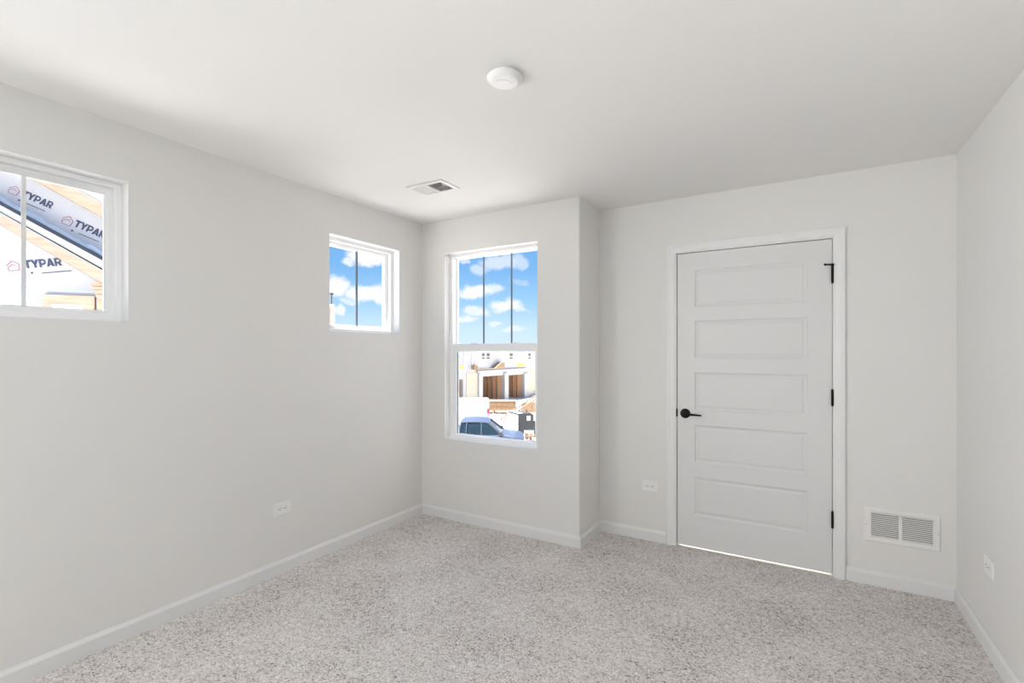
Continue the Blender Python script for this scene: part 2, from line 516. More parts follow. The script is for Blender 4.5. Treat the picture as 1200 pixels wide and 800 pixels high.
def tall_window():
    W = W3; r = empty('window_3', fnB((W[0] + W[1]) / 2, W[2], 0), label='tall double hung window', kind='structure')
    MB().ring(W, [(0, -.0015), (0, .066), (.0005, .16), (LIN, .16), (LIN, -.0015)], fnB).build('window_return', M['trim'], r)
    MB().ring(W, [(LIN, .064), (.008, .064), (.009, .068), (.026, .068), (.028, .070), (.028, .160), (LIN, .160)], fnB).build('window_frame', M['vinyl'], r)
    # fixed upper lite
    U = (W[0] + .024, W[1] - .024, 1.385, W[3] - .024)
    MB().ring(U, [(0, .120), (.008, .120), (.013, .127), (.013, .140), (.008, .150), (0, .150)], fnB).build('upper_sash', M['vinyl'], r)
    m_ = MB(); bbox(m_, fnB, U[0], U[1], 1.385, 1.428, .114, .150); m_.build('meeting_rail', M['vinyl'], r)
    pane(fnB, U[0] + .008, U[1] - .008, 1.42, U[3] - .008, .136, r, 'upper_pane')
    for k in (1, 2):
        c = U[0] + .012 + (U[1] - U[0] - .024) * k / 3
        m_ = MB(); bbox(m_, fnB, c - .006, c + .006, 1.43, U[3] - .012, .129, .135); m_.build('muntin', M['sash_shade'], r)
    # lower sash, nearer the room
    Ls = (W[0] + .027, W[1] - .027, W[2] + .003, 1.425)
    prof = [(0, .072), (.030, .072), (.033, .0745), (.036, .080), (.040, .090), (.040, .102), (.034, .112), (0, .112)]
    b = MB()
    a0, a1, b0, b1 = Ls
    loops = []
    for ins, dep in prof:
        ib, it = ins * .9, ins * 1.62
        loops.append([b.bm.verts.new(fnB(x, z, dep)) for x, z in ((a0 + ins, b0 + ib), (a1 - ins, b0 + ib), (a1 - ins, b1 - it), (a0 + ins, b1 - it))])
    for k in range(len(loops)):
        A, B = loops[k], loops[(k + 1) % len(loops)]
        for i in range(4): b.bm.faces.new((A[i], A[(i + 1) % 4], B[(i + 1) % 4], B[i]))
    s = b.build('lower_sash', M['vinyl'], r)
    pane(fnB, a0 + .034, a1 - .034, b0 + .03, b1 - .058, .103, r, 'lower_pane')
    # dark strip painted in for the shadow gap down the left, two sash locks
    b = MB(); bbox(b, fnB, a0 + .0365, a0 + .0405, b0 + .036, b1 - .064, .086, .1); b.build('shadow_gap', M['sash_shade'], r)
    for cx in (-2.27, -1.88):
        b = MB(); bbox(b, fnB, cx - .03, cx + .03, 1.425, 1.437, .078, .105); b.build('sash_lock', M['vinyl'], r)
    return r


tall_window()


# ------------------------------------------------------------------ door
def door():
    r = empty('door_1', (-.29, YD, 0), label='white five panel door with black hardware', kind='structure')
    yf = YD + .006                           # face of the slab
    x0, x1, z0, z1 = -.741, .1665, .012, 2.047
    panels = [(1.672, 1.927), (1.317, 1.577), (.958, 1.220), (.598, .857), (.230, .496)]
    px0, px1 = -.627, .040
    b = MB()
    def quad(a0, a1, c0, c1): b.bm.faces.new([b.bm.verts.new((a, yf, c)) for a, c in ((a0, c0), (a1, c0), (a1, c1), (a0, c1))])
    quad(x0, px0, z0, z1); quad(px1, x1, z0, z1)
    edges = [z1] + [e for p in panels for e in (p[1], p[0])] + [z0]
    for k in range(0, len(edges), 2): quad(px0, px1, edges[k + 1], edges[k])
    fn = lambda a, c, d: (a, yf + d, c)
    for p in panels:
        b.ring((px0, px1, p[0], p[1]), [(0, 0), (.003, .003), (.010, .008), (.016, .009), (.019, .009), (.030, .0045), (.036, .004)], fn, closed=False, fill_last=True)
    # edges and back of the slab
    for (A, B) in (((x0, z0), (x1, z0)), ((x1, z0), (x1, z1)), ((x1, z1), (x0, z1)), ((x0, z1), (x0, z0))):
        b.bm.faces.new([b.bm.verts.new(q) for q in ((A[0], yf, A[1]), (B[0], yf, B[1]), (B[0], yf + .035, B[1]), (A[0], yf + .035, A[1]))])
    b.bm.faces.new([b.bm.verts.new((a, yf + .035, c)) for a, c in ((x0, z0), (x1, z0), (x1, z1), (x0, z1))])
    bmesh.ops.remove_doubles(b.bm, verts=b.bm.verts, dist=.0002)
    b.build('door_slab', M['doorpaint'], r)
    # jamb with stop
    b = MB()
    jx0, jx1, jz = x0 - .005, x1 + .004, z1 + .005
    b.box(DR[0], jx0, YD - .0005, YD + T, -.003, DR[3]); b.box(jx1, DR[1], YD - .0005, YD + T, -.003, DR[3]); b.box(jx0, jx1, YD - .0005, YD + T, jz, DR[3])
    b.box(jx0, jx0 + .012, yf + .038, yf + .07, 0, jz); b.box(jx1 - .012, jx1, yf + .038, yf + .07, 0, jz); b.box(jx0 + .012, jx1 - .012, yf + .038, yf + .07, jz - .012, jz)
    b.build('door_jamb', M['trim'], r)
    # casing, mitred, outer edge thicker
    ox0, ox1, oz = -.8135, .2325, 2.112
    ix0, ix1, iz = -.7495, .1745, 2.0555
    w = ix0 - ox0
    prof = [(0, 0), (0, .0165), (.006, .018), (.016, .0175), (.022, .0145), (.030, .0135), (.044, .0125), (.052, .0105), (.058, .0075), (w, .005), (w, 0)]
    b = MB()
    path = []
    for (cx, cz, sx, sz) in ((ox0, -.003, 1, 0), (ox0, oz, 1, -1), (ox1, oz, -1, -1), (ox1, -.003, -1, 0)):
        path.append(((cx, YD, cz), (sx * (1 if cx == ox0 else (ox1 - ix1) / w), 0, sz * (oz - iz) / w), (0, -1, 0)))
    b.sweep(path, prof)
    b.build('casing', M['trim'], r)
    # lever handle
    h = empty('handle', (0, 0, 0)); h.parent = r; h.location = (0, 0, 0)
    hx, hz = -.688, .932
    mx = Matrix.Translation((hx, yf + .001, hz)) @ Matrix.Rotation(math.radians(90), 4, 'X')
    ho = MB().lathe([(.0335, -.002), (.0335, .006), (.0315, .0085), (.029, .009)], 36, mx).build('rose', M['black'], r, smooth=True)
    b = MB(); b.lathe([(.0125, .008), (.0115, .02), (.011, .046)], 20, mx)
    b2 = []
    pts = [(hx, 0), (hx + .012, 0), (hx + .05, -.001), (hx + .09, -.003), (hx + .112, -.004)]
    rad = [(.0115, .011), (.011, .010), (.0075, .009), (.006, .0085), (.0055, .008)]
    rings = []
    for (px, dz), (ra, rb) in zip(pts, rad):
        rings.append([b.bm.verts.new((px, yf - .050 + rb * math.cos(t), hz + dz + ra * math.sin(t))) for t in [2 * math.pi * k / 14 for k in range(14)]])
    for k in range(len(rings) - 1):
        for i in range(14): b.bm.faces.new((rings[k][i], rings[k][(i + 1) % 14], rings[k + 1][(i + 1) % 14], rings[k + 1][i]))
    b.bm.faces.new(rings[0]); b.bm.faces.new(rings[-1][::-1])
    lev = b.build('lever', M['black'], r, smooth=True)
    bpy.data.objects.remove(h)
    # strike plate and latch at the left edge
    b = MB(); b.box(x0 - .012, x0 + .001, YD - .002, YD + .010, .908, .962); b.build('strike_plate', M['black'], r)
    # hinges
    for k, (c0, c1) in enumerate(((1.781, 1.882), (1.036, 1.130), (.296, .392))):
        b = MB()
        cx = x1 + .0018
        mx = Matrix.Translation((cx, YD - .006, c0))
        hgt = c1 - c0
        b.lathe([(.0045, -.004), (.0065, 0), (.0068, hgt * .2), (.0062, hgt * .2 + .0006), (.0068, hgt * .2 + .0012), (.0068, hgt * .8), (.0062, hgt * .8 + .0006), (.0068, hgt * .8 + .0012), (.0065, hgt), (.0045, hgt + .004)], 16, mx)
        b.box(cx - .0016, cx + .0016, YD - .004, YD + .034, c0, c1)
        hg = b.build('hinge', M['black'], r, smooth=True)
        if k == 0:   # hinge pin door stop
            b = MB()
            b.lathe([(.009, c1 + .002), (.0105, c1 + .003), (.0105, c1 + .011), (.009, c1 + .013)], 16, Matrix.Translation((cx, YD - .006, 0)))
            b.bar((cx, YD - .008, c1 + .007), (cx - .034, YD - .045, c1 + .004), .007, .009)
            mx2 = Matrix.Translation((cx - .034, YD - .045, c1 + .004)) @ Vector((-.35, -.4, 0)).to_track_quat('Z', 'Y').to_matrix().to_4x4()
            b.lathe([(.004, 0), (.007, .002), (.007, .010), (.0055, .012)], 14, mx2)
            b.build('door_stop', M['black'], hg, smooth=True)


door()


# ------------------------------------------------------------------ fittings
def outlet(loc, rz, label):
    """duplex receptacle lying on its side; local +Y is out of the wall"""
    r = empty('electrical_outlet', loc, rz, label, 'outlet')
    b = MB(); w, h = .058, .0385
    loops = []
    for ins, d in ((0, 0), (0, .003), (.0025, .0055), (.004, .006)):
        loops.append([b.bm.verts.new((x, d, z)) for x, z in ((-w + ins, -h + ins), (w - ins, -h + ins), (w - ins, h - ins), (-w + ins, h - ins))])
    for k in range(3):
        for i in range(4): b.bm.faces.new((loops[k][i], loops[k][(i + 1) % 4], loops[k + 1][(i + 1) % 4], loops[k + 1][i]))
    b.bm.faces.new(loops[-1]); b.bm.faces.new(loops[0][::-1])
    b.build('cover_plate', M['plastic'], r)
    for s in (-1, 1):
        b = MB(); cx = s * .0195; pts = []
        for k in range(24):
            t = 2 * math.pi * k / 24
            x = max(-.0135, min(.0135, .0172 * math.cos(t))); z = .0172 * math.sin(t)
            pts.append(Vector((cx + x, .0055, z)))
        b.prism(pts, (0, .0022, 0))
        f = b.build('receptacle', M['plastic'], r)
        b = MB()
        b.box(cx - .0078, cx + .0012, .0074, .0080, .0052, .0078)
        b.box(cx - .0068, cx + .0012, .0074, .0080, -.0078, -.0052)
        b.lathe([(.0028, .0074), (.0028, .0080)], 12, Matrix.Translation((cx + .0085, 0, 0)) @ Matrix.Rotation(math.radians(-90), 4, 'X'))
        b.build('slots', M['slot'], f)
    b = MB(); b.lathe([(.0032, .006), (.0032, .0075), (.002, .0082)], 12, Matrix.Rotation(math.radians(-90), 4, 'X')); b.build('screw', M['screw'], r)
    return r


# local +Y maps to the wall normal by rz
outlet((-.931, YD, .391), math.pi, 'white duplex outlet on the door wall, left of the door casing')
outlet((XL, 1.830, .394), -math.pi / 2, 'white duplex outlet low on the long left wall')
outlet((XR, 2.972, .388), math.pi / 2, 'white duplex outlet on the right wall past the return vent')


def return_vent():
    x0, x1, z0, z1 = .322, .668, .252, .449
    r = empty('return_air_grille', ((x0 + x1) / 2, YD, z0), label='white louvered return air grille low on the wall right of the door', cat='vent')
    b = MB(); fn = lambda a, c, d: (a, YD - d, c)
    gx = [(.357, .4845), (.4995, .6345)]; gz0, gz1 = .284, .425
    def pl(a0, a1, c0, c1, d0, d1): b.box(a0, a1, YD - d1, YD - d0, c0, c1)
    b.ring((x0, x1, z0, z1), [(0, .000), (.0, .003), (.006, .0085), (.0265, .0085), (.0265, 0)], fn)
    pl(x0 + .0264, x1 - .0264, z1 - .03, z1 - .0264, 0, .0085)
    pl(x0 + .0264, gx[0][0], z0 + .0264, z1 - .0264, 0, .0085); pl(gx[1][1], x1 - .0264, z0 + .0264, z1 - .0264, 0, .0085)
    pl(gx[0][0], gx[1][1], gz1, z1 - .0264, 0, .0085); pl(gx[0][0], gx[1][1], z0 + .0264, gz0, 0, .0085)
    pl(gx[0][1], gx[1][0], gz0, gz1, 0, .0085)
    b.build('frame', M['register'], r)
    for a0, a1 in gx:
        b = MB(); n = 13
        for k in range(n):
            z = gz0 + (gz1 - gz0) * (k + .5) / n
            b.prism([Vector((a0, YD - .0084, z - .0030)), Vector((a0, YD - .0078, z + .0022)), Vector((a0, YD - .0045, z + .0034)), Vector((a0, YD - .0050, z + .0022))], (a1 - a0, 0, 0))
        b.build('louvers', M['register'], r)
    b = MB(); b.box(gx[0][0] - .004, gx[1][1] + .004, YD - .0004, YD - .0001, gz0 - .004, gz1 + .004); b.build('duct_opening', M['duct'], r)
    for sx in (x0 + .012, x1 - .012):
        b = MB(); b.lathe([(.0042, .008), (.004, .0098), (.002, .0108)], 12, Matrix.Translation((sx, YD, (z0 + z1) / 2)) @ Matrix.Rotation(math.radians(90), 4, 'X')); b.build('screw', M['screw'], r)


return_vent()


def ceiling_register():
    x0, x1, y0, y1 = -2.212, -1.922, 2.352, 2.545
    r = empty('ceiling_register', ((x0 + x1) / 2, (y0 + y1) / 2, H), label='small white two-way supply air register in the ceiling', cat='vent')
    fn = lambda a, c, d: (a, c, H - d)
    b = MB()
    b.ring((x0, x1, y0, y1), [(0, 0), (0, .006), (.002, .0075), (.020, .010), (.026, .010), (.026, 0)], fn)
    cx = (x0 + x1) / 2 - .004
    b.box(cx - .006, cx + .006, y0 + .0258, y1 - .0258, H - .010, H)
    b.build('frame', M['register'], r)
    for s, (a0, a1) in ((-1, (x0 + .026, cx - .006)), (1, (cx + .006, x1 - .026))):
        b = MB(); n = 8
        for k in range(n):
            c = a0 + (a1 - a0) * (k + .5) / n
            # slats run along y, each bank throws air outwards
            t, w = .0009, .0065
            dx = w * s; 
            b.prism([Vector((c - dx * .75, y0 + .026, H - .0005)), Vector((c - dx * .75 + t * 2, y0 + .026, H - .0005)), Vector((c + dx * .75 + t * 2, y0 + .026, H - .0098)), Vector((c + dx * .75, y0 + .026, H - .0098))], (0, y1 - y0 - .052, 0))
        b.build('louvers', M['register'], r)
    b = MB(); b.box(x0 + .022, x1 - .022, y0 + .022, y1 - .022, H - .0004, H - .0001); b.build('duct_opening', M['duct'], r)
    b = MB(); b.box(x1 - .10, x1 - .03, (y0 + y1) / 2 - .002, (y0 + y1) / 2 + .002, H - .0108, H - .0095); b.build('cross_bar', M['register'], r)
    b = MB(); b.box(x1 - .032, x1 - .022, y0 + .05, y0 + .062, H - .018, H - .010); b.build('damper_lever', M['register'], r)
    for sx in (x0 + .012, x1 - .012):
        b = MB(); b.lathe([(.0040, H - .0095), (.004, H - .0075), (.004, H - .005)], 12, Matrix.Translation((sx, (y0 + y1) / 2, 0))); b.build('screw', M['screw'], r)


ceiling_register()


def smoke_alarm():
    c = (-.990, 1.600)
    r = empty('smoke_alarm', (c[0], c[1], H), label='round white smoke alarm on the ceiling', cat='smoke alarm')
    mx = Matrix.Translation((c[0], c[1], H))
    b = MB(); b.lathe([(.056, -.0005), (.055, -.006), (.054, -.0115), (.052, -.012)], 48, mx); b.build('mounting_base', M['plastic'], r, smooth=True)
    b = MB(); b.lathe([(.052, -.0110), (.0690, -.0115), (.0700, -.0125), (.0690, -.0145), (.0560, -.0270), (.0530, -.0290), (.049, -.0298), (.02, -.0304), (.001, -.0305)], 48, mx)
    b.build('cover', M['plastic'], r, smooth=True)
    # arc seam of the test button
    b = MB(); k0 = []
    pr = []
    cc = Vector((c[0] - .012, c[1] + .010, H - .0302))
    for k in range(25):
        t = math.radians(-80 + k * 5.4)
        pr.append((t,))
    inner = [cc + Vector((.034 * math.cos(t[0] - .5), .034 * math.sin(t[0] - .5), 0)) for t in pr]
    outer = [cc + Vector((.0365 * math.cos(t[0] - .5), .0365 * math.sin(t[0] - .5), 0)) for t in pr]
    for k in range(24):
        b.prism([inner[k], outer[k], outer[k + 1], inner[k + 1]], (0, 0, -.0012))
    b.build('button_seam', M['screw'], r)
    b = MB()
    for k in range(5): b.box(c[0] + .030 + .004 * (k % 2), c[0] + .0315 + .004 * (k % 2), c[1] - .02 + k * .008, c[1] - .016 + k * .008, H - .0306, H - .0296)
    b.build('sounder_slots', M['screw'], r)


smoke_alarm()

# ================================================================== outside
GZ = -3.80
M['ground'] = mat('pale_dirt', (.66, .62, .57), .95, .1, var=.14, scale=.35, bump=.3, bscale=3, bdist=.05)
M['wrap'] = mat('house_wrap', (.455, .485, .54), .6, .3, var=.03, scale=1.2, bump=.15, bscale=5, bdist=.01)
M['lumber'] = wood_mat('pale_lumber', (.43, .32, .235), (.53, .41, .31), (2, 2, 14), 2.0)
M['lumber_dark'] = wood_mat('tan_lumber', (.22, .135, .075), (.32, .21, .125), (6, 6, 1), 2.0)
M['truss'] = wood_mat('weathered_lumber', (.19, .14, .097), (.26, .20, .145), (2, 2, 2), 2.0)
M['osb'] = mat('strand_board', (.62, .38, .22), .85, .2, var=.25, scale=14)
M['greige'] = mat('greige_fascia', (.44, .43, .39), .7, .3, var=.02)
M['flash'] = mat('black_flashing', (.03, .04, .06), .6, .4, var=.1)
M['ink'] = mat('wrap_ink', (.055, .065, .12), .6, .3, var=.05)
M['inkred'] = mat('wrap_red_ink', (.34, .10, .13), .6, .3, var=.05)
M['tape'] = mat('blue_tape', (.42, .52, .78), .6, .3, var=.05)
M['seam'] = mat('wrap_seam_tape', (.60, .70, .80), .6, .3, var=.05)
M['siding'] = mat('pale_siding', (.62, .61, .58), .8, .2, var=.03)
M['extwhite'] = mat('exterior_white', (.375, .368, .36), .8, .2, var=.03)
M['cream'] = mat('cream_sheathing', (.42, .385, .30), .8, .2, var=.05)
M['yellow'] = mat('yellow_flashing', (.62, .56, .12), .7, .2, var=.1)
M['paleglass'] = mat('pale_window_glass', (.35, .42, .45), .15, .6, var=.1, scale=2)
M['darkopen'] = mat('brown_window', (.09, .07, .065), .7, .3, var=.1)
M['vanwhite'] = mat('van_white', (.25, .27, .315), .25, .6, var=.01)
M['truckblue'] = mat('slate_blue_car_paint', (.045, .058, .09), .35, .5, var=.03)
M['carglass'] = mat('car_glass', (.012, .022, .03), .12, .35, var=.2, scale=3)
M['red'] = mat('tail_lamp_red', (.5, .02, .02), .3, .6, var=.05)
M['rubber'] = mat('tyre_rubber', (.03, .03, .03), .8, .2, var=.1)
M['alloy'] = mat('wheel_alloy', (.45, .46, .48), .35, .6, metal=.6, var=.03)
M['darkgrey'] = mat('dark_grey_panel', (.045, .047, .047), .6, .3, var=.1)
M['tarp'] = mat('white_cover', (.6, .62, .67), .6, .3, var=.04)
M['darktrim'] = mat('dark_trim', (.03, .033, .04), .5, .4, var=.1)

mb = MB(); mb.box(-160, 120, -120, 220, GZ - .4, GZ)
struct(mb, 'ground', M['ground'], 'pale sunlit dirt of the building site')

# ---- neighbouring house seen through the left window
PHI = math.radians(33.6)
E1 = Vector((math.sin(PHI), math.cos(PHI), 0)); NN = Vector((math.cos(PHI), -math.sin(PHI), 0)); UP = Vector((0, 0, 1))
_o = ray(60, CY) * 5.2
NO = NN.dot(Vector((_o.x, _o.y, 0)))


def onN(u, v, off=0.0):
    """point at photo position u, v on the neighbour's wall plane brought off metres forward"""
    d = ray(u, v); t = (NO + off) / NN.dot(Vector((d.x, d.y, 0)))
    return Vector((0, 0, CAMZ)) + d * t


def e1z(p): return E1.dot(p), p.z


def atN(s, z, off=0.0):
    q = E1 * s + NN * (NO + off); q.z = z; return q


def line_at(pA, pB, off, s):
    """height of the line through two photo positions, at distance s along the wall"""
    a, b = e1z(onN(*pA, off)), e1z(onN(*pB, off))
    return a[1] + (b[1] - a[1]) * (s - a[0]) / (b[0] - a[0])


nh = empty('neighboring_house', atN(0, GZ, 0), label='unfinished house next door wrapped in white house wrap, with sloping lumber rakes', cat='house')
sR = e1z(onN(119.5, 350, 0))[0]           # right corner of the lower wall
S0 = -3.5


def nprism(pts, off, thick, name, m, parent=None):
    b = MB(); b.prism([atN(s, z, off) for s, z in pts], -NN * thick)
    return b.build(name, m, parent or nh)


def band(name, m, topA, topB, botA, botB, off, thick, s1, s0=S0):
    return nprism([(s0, line_at(botA, botB, off, s0)), (s1, line_at(botA, botB, off, s1)),
                   (s1, line_at(topA, topB, off, s1)), (s0, line_at(topA, topB, off, s0))], off, thick, name, m)


# lower wall (polygon under the lower rake) with depth of a real storey
lt = ((0, 258), (120, 326))
nprism([(S0, GZ), (sR, GZ), (sR, line_at(*lt, 0, sR)), (S0, line_at(*lt, 0, S0))], 0, 5.0, 'lower_wall', M['wrap'])
ut = ((60, 214), (120, 247))
UW = .08
sU = e1z(onN(140, 300, UW))[0]
lb = ((0, 246), (120, 311))
nprism([(S0, line_at(*lb, UW, S0)), (sU, line_at(*lb, UW, sU)), (sU, line_at(*ut, UW, sU)), (S0, line_at(*ut, UW, S0))], UW, 4.5, 'upper_wall', M['wrap'])
sE = sR + .28
band('rake_board', M['lumber'], (0, 251.5), (120, 318.5), (0, 263), (120, 332), .30, .04, sE)
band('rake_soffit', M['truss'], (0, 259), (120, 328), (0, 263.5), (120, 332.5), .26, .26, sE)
band('drip_edge', M['extwhite'], (0, 248.6), (120, 316.3), (0, 251.6), (120, 318.6), .31, .5, sE)
band('fascia_board', M['greige'], (0, 240), (120, 305), (0, 247.6), (120, 314.6), .30, .75, sE + .1)
band('roof_flashing', M['flash'], (0, 235.2), (120, 300.2), (0, 240.1), (120, 305.1), .29, .8, sE + .1)
sF = e1z(onN(150, 250, .38))[0]
band('rake_board', M['lumber'], (60, 206), (120, 239.5), (60, 214.5), (120, 247.4), .38, .04, sF)
band('rake_soffit', M['lumber'], (60, 214), (120, 247), (60, 220.5), (120, 253.4), .36, .26, sF)
band('drip_edge', M['extwhite'], (60, 203.4), (120, 237), (60, 206.1), (120, 239.6), .39, .5, sF)
band('fascia_board', M['siding'], (60, 150), (120, 184), (60, 203), (120, 236.6), .37, .6, sF)
# lookout blocks and post at the eave corner
b = MB()
for k in range(4):
    z = onN(115, 331 + k * 4.3, .25).z
    s_ = e1z(onN(111 + 1.8 * k, 340, .1))[0]
    b.prism([atN(s_, z, .22), atN(sE, z, .22), atN(sE, z - .035, .22), atN(s_, z - .035, .22)], -NN * .3)
b.build('lookout_blocks', M['lumber'], nh)
nprism([(sR - .03, GZ), (sR + .05, GZ), (sR + .05, onN(118, 344, .06).z), (sR - .03, onN(118, 344, .06).z)], .06, .09, 'corner_post', M['lumber'])
# window of the lower wall: rough lumber surround, white frame, glass
wa, wb = e1z(onN(50, 344.5, .05)), e1z(onN(110.5, 346, .05))
hh = wa[1] - onN(50, 356, .05).z
zb = wa[1] - 1.35
nw = nprism([(wa[0], wa[1]), (wb[0], wa[1]), (wb[0], wa[1] - hh), (wa[0], wa[1] - hh)], .05, .06, 'window_header', M['lumber'])
nprism([(wa[0], wa[1] - hh), (wa[0] + .07, wa[1] - hh), (wa[0] + .07, zb), (wa[0], zb)], .05, .06, 'window_post', M['lumber'])
nprism([(wb[0] - .10, wa[1] - hh), (wb[0], wa[1] - hh), (wb[0], zb), (wb[0] - .10, zb)], .05, .06, 'window_post', M['lumber'])
fx0, fx1, fz = wa[0] + .07, wb[0] - .10, wa[1] - hh
b = MB(); b.ring((fx0, fx1, zb, fz), [(0, -.0), (0, .05), (.055, .05), (.055, .0)], lambda a, c, d: atN(a, c, d - .01)); wf = b.build('window_frame', M['vinyl'], nh)
nprism([(fx0 + .05, zb + .05), (fx1 - .05, zb + .05), (fx1 - .05, fz - .05), (fx0 + .05, fz - .05)], .012, .01, 'pane', M['paleglass'], wf)
for u0, u1, v0, v1 in ((40, 48.5, 350.5, 356), (111.5, 118, 351, 357)):
    b = MB(); b.prism([onN(u0, v0, .004), onN(u1, v0 + .3, .004), onN(u1, v1 + .2, .004), onN(u0, v1, .004)], -NN * .003); b.build('tape', M['tape'], nh)
for vA, vB, mname in ((339.5, 342, 'seam'), (347.5, 351, 'seam')):
    zA = onN(60, (vA + vB) / 2, .004).z
    b = MB(); b.prism([atN(S0, zA + .012, .004), atN(sR, zA + .012, .004), atN(sR, zA, .004), atN(S0, zA, .004)], -NN * .003); b.build('wrap_seam', M['seam'], nh)


def heavy_letters(word):
    """bold block capitals, height 1, as (polygon list, total width)"""
    w = .27
    polys, x = [], 0.0

    def bowl(x0, y0, y1, xr):
        n, cy_, ro = 10, (y0 + y1) / 2, (y1 - y0) / 2
        cx_ = x0 + xr - ro
        out = [(x0, y1)] + [(cx_ + ro * math.sin(t), cy_ + ro * math.cos(t)) for t in [math.pi * k / n for k in range(n + 1)]] + [(x0, y0)]
        ri = ro - w * .78
        inn = [(x0, cy_ + ri)] + [(cx_ + ri * math.sin(t), cy_ + ri * math.cos(t)) for t in [math.pi * k / n for k in range(n + 1)]] + [(x0, cy_ - ri)]
        return [[out[k], out[k + 1], inn[k + 1], inn[k]] for k in range(len(out) - 1)]
    for ch in word:
        if ch == 'T':
            polys += [[(x, 1), (x + .86, 1), (x + .86, .76), (x, .76)], [(x + .295, .76), (x + .565, .76), (x + .565, 0), (x + .295, 0)]]; x += .84
        elif ch == 'Y':
            polys += [[(x, 1), (x + .31, 1), (x + .62, .42), (x + .35, .36)], [(x + .97, 1), (x + .66, 1), (x + .35, .42), (x + .62, .36)], [(x + .35, .45), (x + .62, .45), (x + .62, 0), (x + .35, 0)]]; x += 1.0
        elif ch == 'P':
            polys += [[(x, 0), (x + w, 0), (x + w, 1), (x, 1)]] + bowl(x + w, .26, 1, .58); x += .88
        elif ch == 'A':
            polys += [[(x, 0), (x + .30, 0), (x + .62, 1), (x + .36, 1)], [(x + .98, 0), (x + .68, 0), (x + .36, 1), (x + .62, 1)], [(x + .22, .36), (x + .76, .36), (x + .76, .16), (x + .22, .16)]]; x += 1.03
        elif ch == 'R':
            polys += [[(x, 0), (x + w, 0), (x + w, 1), (x, 1)]] + bowl(x + w, .32, 1, .58) + [[(x + .32, .42), (x + .62, .42), (x + .90, 0), (x + .57, 0)]]; x += .92
    return polys, x


def wrap_text(p0, p1, capv, off, house, dot, small):
    """lettering whose baseline runs from photo position p0 to p1"""
    A, B = onN(*p0, off), onN(*p1, off)
    d = (B - A); W_ = d.length; d.normalize(); up = NN.cross(d); up = -up if up.z < 0 else up
    Hc = (onN(p0[0], p0[1] - capv, off) - A).dot(up)
    polys, wt = heavy_letters('TYPAR')
    sx, sy = W_ / wt, Hc
    b = MB()
    for i_, pl_ in enumerate(polys):
        b.prism([A + d * (x * sx) + up * (y * sy) + NN * (.004 + .0002 * (i_ % 3)) for x, y in pl_], -NN * .003)
    o = b.build('lettering', M['ink'], nh)
    o['label'] = 'dark blue printed lettering'

    # house shaped outline mark to the left, tagline bar below
    def P(x, y): return A + d * (x * Hc) + up * (y * Hc) + NN * .003
    b = MB()
    def stroke(pts, w=.032):
        for a, c in zip(pts[:-1], pts[1:]):
            b.bar(P(*a), P(*c), .004, Hc * w * 2, up=NN.cross((P(*c) - P(*a)).normalized()))
    ox, oy = house
    stroke([(ox - .60, oy + .40), (ox, oy + .95), (ox + .58, oy + .50), (ox + .48, oy - .25), (ox - .42, oy - .25), (ox - .52, oy + .15), (ox, oy + .52), (ox + .30, oy + .30)])
    o = b.build('printed_house_mark', M['inkred'], nh)
    b = MB(); b.bar(P(*dot), P(dot[0] + .22, dot[1]), .004, Hc * .22, up=up); b.build('printed_square', M['ink'], nh)
    b = MB()
    n = 26
    x = small[0]
    rnd = random.Random(5)
    while x < small[1]:
        w = rnd.uniform(.06, .2); b.bar(P(x, small[2]), P(min(x + w, small[1]), small[2]), .004, Hc * .10, up=up); x += w + .035
    b.build('printed_tagline', M['ink'], nh)


wrap_text((24.5, 229.8), (60, 244.8), 9.0, UW, (-.95, .05), (-.05, -.62), (.9, 3.1, -.62))
wrap_text((85.8, 264.8), (121.8, 280), 9.4, UW, (-.80, .05), (.05, -.62), (.9, 3.3, -.62))
wrap_text((29.3, 314.6), (73.5, 311.0), 9.6, 0, (-1.05, .10), (.45, -.60), (1.5, 4.4, -.75))
# staples along the wrap
b = MB(); rnd = random.Random(11)
for (u0, u1, v0, v1, off, n) in ((2, 119, 312, 340, 0, 26), (34, 118, 222, 262, UW, 16)):
    for k in range(n):
        u, v = rnd.uniform(u0, u1), rnd.uniform(v0, v1)
        p = onN(u, v, off + .003); b.prism([p, p + E1 * .010, p + E1 * .010 + UP * .006, p + UP * .006], -NN * .002)
tag(b.build('staples', M['seam'], nh), kind='stuff')

# fluttering loose edge of the wrap over the flashing
b = MB(); rnd = random.Random(4); pts = []
for k in range(40):
    s = S0 + (sE - S0) * k / 39
    z0_ = line_at((0, 235.2), (120, 300.2), .11, s)
    pts.append((s, z0_ + .045 + rnd.uniform(-.015, .015)))
lower = [(s, z - .045 - rnd.uniform(0, .012)) for s, z in pts]
for k in range(39):
    b.prism([atN(*lower[k], UW + .02), atN(*lower[k + 1], UW + .02), atN(*pts[k + 1], UW + .01), atN(*pts[k], UW + .01)], -NN * .006)
b.build('loose_wrap_edge', M['seam'], nh)

